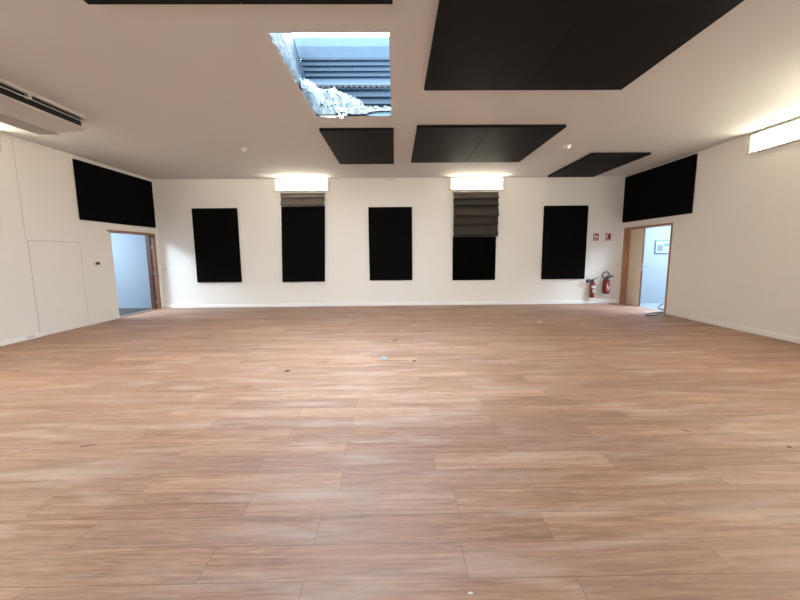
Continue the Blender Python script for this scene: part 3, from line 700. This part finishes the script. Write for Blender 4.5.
# wool banked up along the left side of the opening
bm = BM(); ny, nz = 60, 16; G = []
for i in range(ny + 1):
    row = []; u = i / ny
    for j in range(nz + 1):
        v = j / nz; y = 4.90 + 1.03 * u; top = 3.70 + 0.40 * u ** 0.8 + 0.02 * math.sin(u * 31)
        z = H + 0.004 + (top - H - 0.004) * v
        q = Vector((u * 3, y, z))
        x = -1.205 + 0.07 * math.sin(v * PI) * min(1, u * 3) + 0.05 * abs(noise.noise(q * 14)) + 0.02 * noise.noise(q * 50)
        row.append(bm.verts.new((max(x, -1.212), y, z)))
    G.append(row)
fs = [bm.faces.new((G[i][j], G[i + 1][j], G[i + 1][j + 1], G[i][j + 1])) for i in range(ny) for j in range(nz)]
bmesh.ops.solidify(bm, geom=fs, thickness=0.006); part('wool_bank', bm, M['bank'], w, True)
# curl hanging just below the ceiling edge and a flap of torn backing paper
bm = BM(); random.seed(3); pts = []
for k in range(46):
    t = k * 0.55; rr = 0.055 + 0.028 * math.sin(k * 1.7) + random.uniform(-.008, .008)
    pts.append((-0.80 + rr * math.cos(t) * 1.05, 5.85 + random.uniform(-.02, .02), H + 0.015 + rr * math.sin(t)))
tube(bm, smooth_path(pts, 3), 0.007, 6); part('wool_curl', bm, M['fluff'], w, True)
bm = BM()
fl = [(-1.20, 5.93, H + .03), (-1.13, 5.90, H - .015), (-1.02, 5.88, H - .035), (-0.92, 5.90, H - .03), (-0.84, 5.92, H + .01), (-1.0, 5.935, H + .06)]
vs = [bm.verts.new(p) for p in fl]; fs = [bm.faces.new(vs)]
bmesh.ops.solidify(bm, geom=fs, thickness=0.006); part('backing_paper', bm, M['paper'], w, label='torn beige backing paper')

# ------------------------------------------------------------------ daylight: overcast bluish sky through the skylight and added openings
SKY = (0.77, 0.94, 1.10); SKY_S = 36.0
wd = bpy.data.worlds.new('overcast_sky'); sc.world = wd; wd.use_nodes = True
bgn = wd.node_tree.nodes['Background']; bgn.inputs[0].default_value = (*SKY, 1); bgn.inputs[1].default_value = SKY_S

def portal(name, loc, rot, sx, sy):
    l = bpy.data.lights.new(name, 'AREA'); l.shape = 'RECTANGLE'; l.size = sx; l.size_y = sy; l.cycles.is_portal = True
    o = bpy.data.objects.new(name, l); C.objects.link(o); o.location = loc; o.rotation_euler = rot
portal('skylight_portal', ((SK[0] + SK[1]) / 2, (SK[2] + SK[3]) / 2, H + 1.5), (0, 0, 0), 3.5, 4.5)
for a, b, c, d_ in NW: portal('window_portal', ((a + b) / 2, YN - WT - 0.01, (c + d_) / 2), (PI / 2, 0, 0), b - a, d_ - c)
portal('window_portal', ((OWL[0] + OWL[1]) / 2, (OWL[2] + OWL[3]) / 2, 3.02), (0, 0, 0), OWL[1] - OWL[0], OWL[3] - OWL[2])
portal('window_portal', ((OWR[0] + OWR[1]) / 2, (OWR[2] + OWR[3]) / 2, 3.02), (0, 0, 0), OWR[1] - OWR[0], OWR[3] - OWR[2])

# ------------------------------------------------------------------ camera (solved from the photo's room lines)
F_PX, PITCH, YAW, ROLL = 358.549, 0.126861, 0.0117467, -0.00891286
cp, sp, cyw, syw = math.cos(PITCH), math.sin(PITCH), math.cos(YAW), math.sin(YAW)
fwd = Vector((syw * cp, cyw * cp, -sp)); right = Vector((cyw, -syw, 0)); up = right.cross(fwd)
r2 = right * math.cos(ROLL) + up * math.sin(ROLL); u2 = -right * math.sin(ROLL) + up * math.cos(ROLL)
cam = bpy.data.cameras.new('camera'); co = bpy.data.objects.new('camera', cam); C.objects.link(co)
cam.sensor_fit = 'HORIZONTAL'; cam.sensor_width = 36; cam.lens = 36 * F_PX / 800; cam.clip_start = 0.05
mw = Matrix.Identity(4)
for i in range(3): mw[i][0], mw[i][1], mw[i][2], mw[i][3] = r2[i], u2[i], -fwd[i], (0, 0, 1.5)[i]
co.matrix_world = mw
sc.camera = co

sc.view_settings.view_transform = 'Standard'; sc.view_settings.look = 'None'
sc.view_settings.gamma = 1.0; sc.view_settings.use_curve_mapping = False
sc.view_settings.exposure = 0.13
sc.cycles.use_denoising = True
sc.cycles.max_bounces = 12; sc.cycles.diffuse_bounces = 8
sc.cycles.sample_clamp_indirect = 8
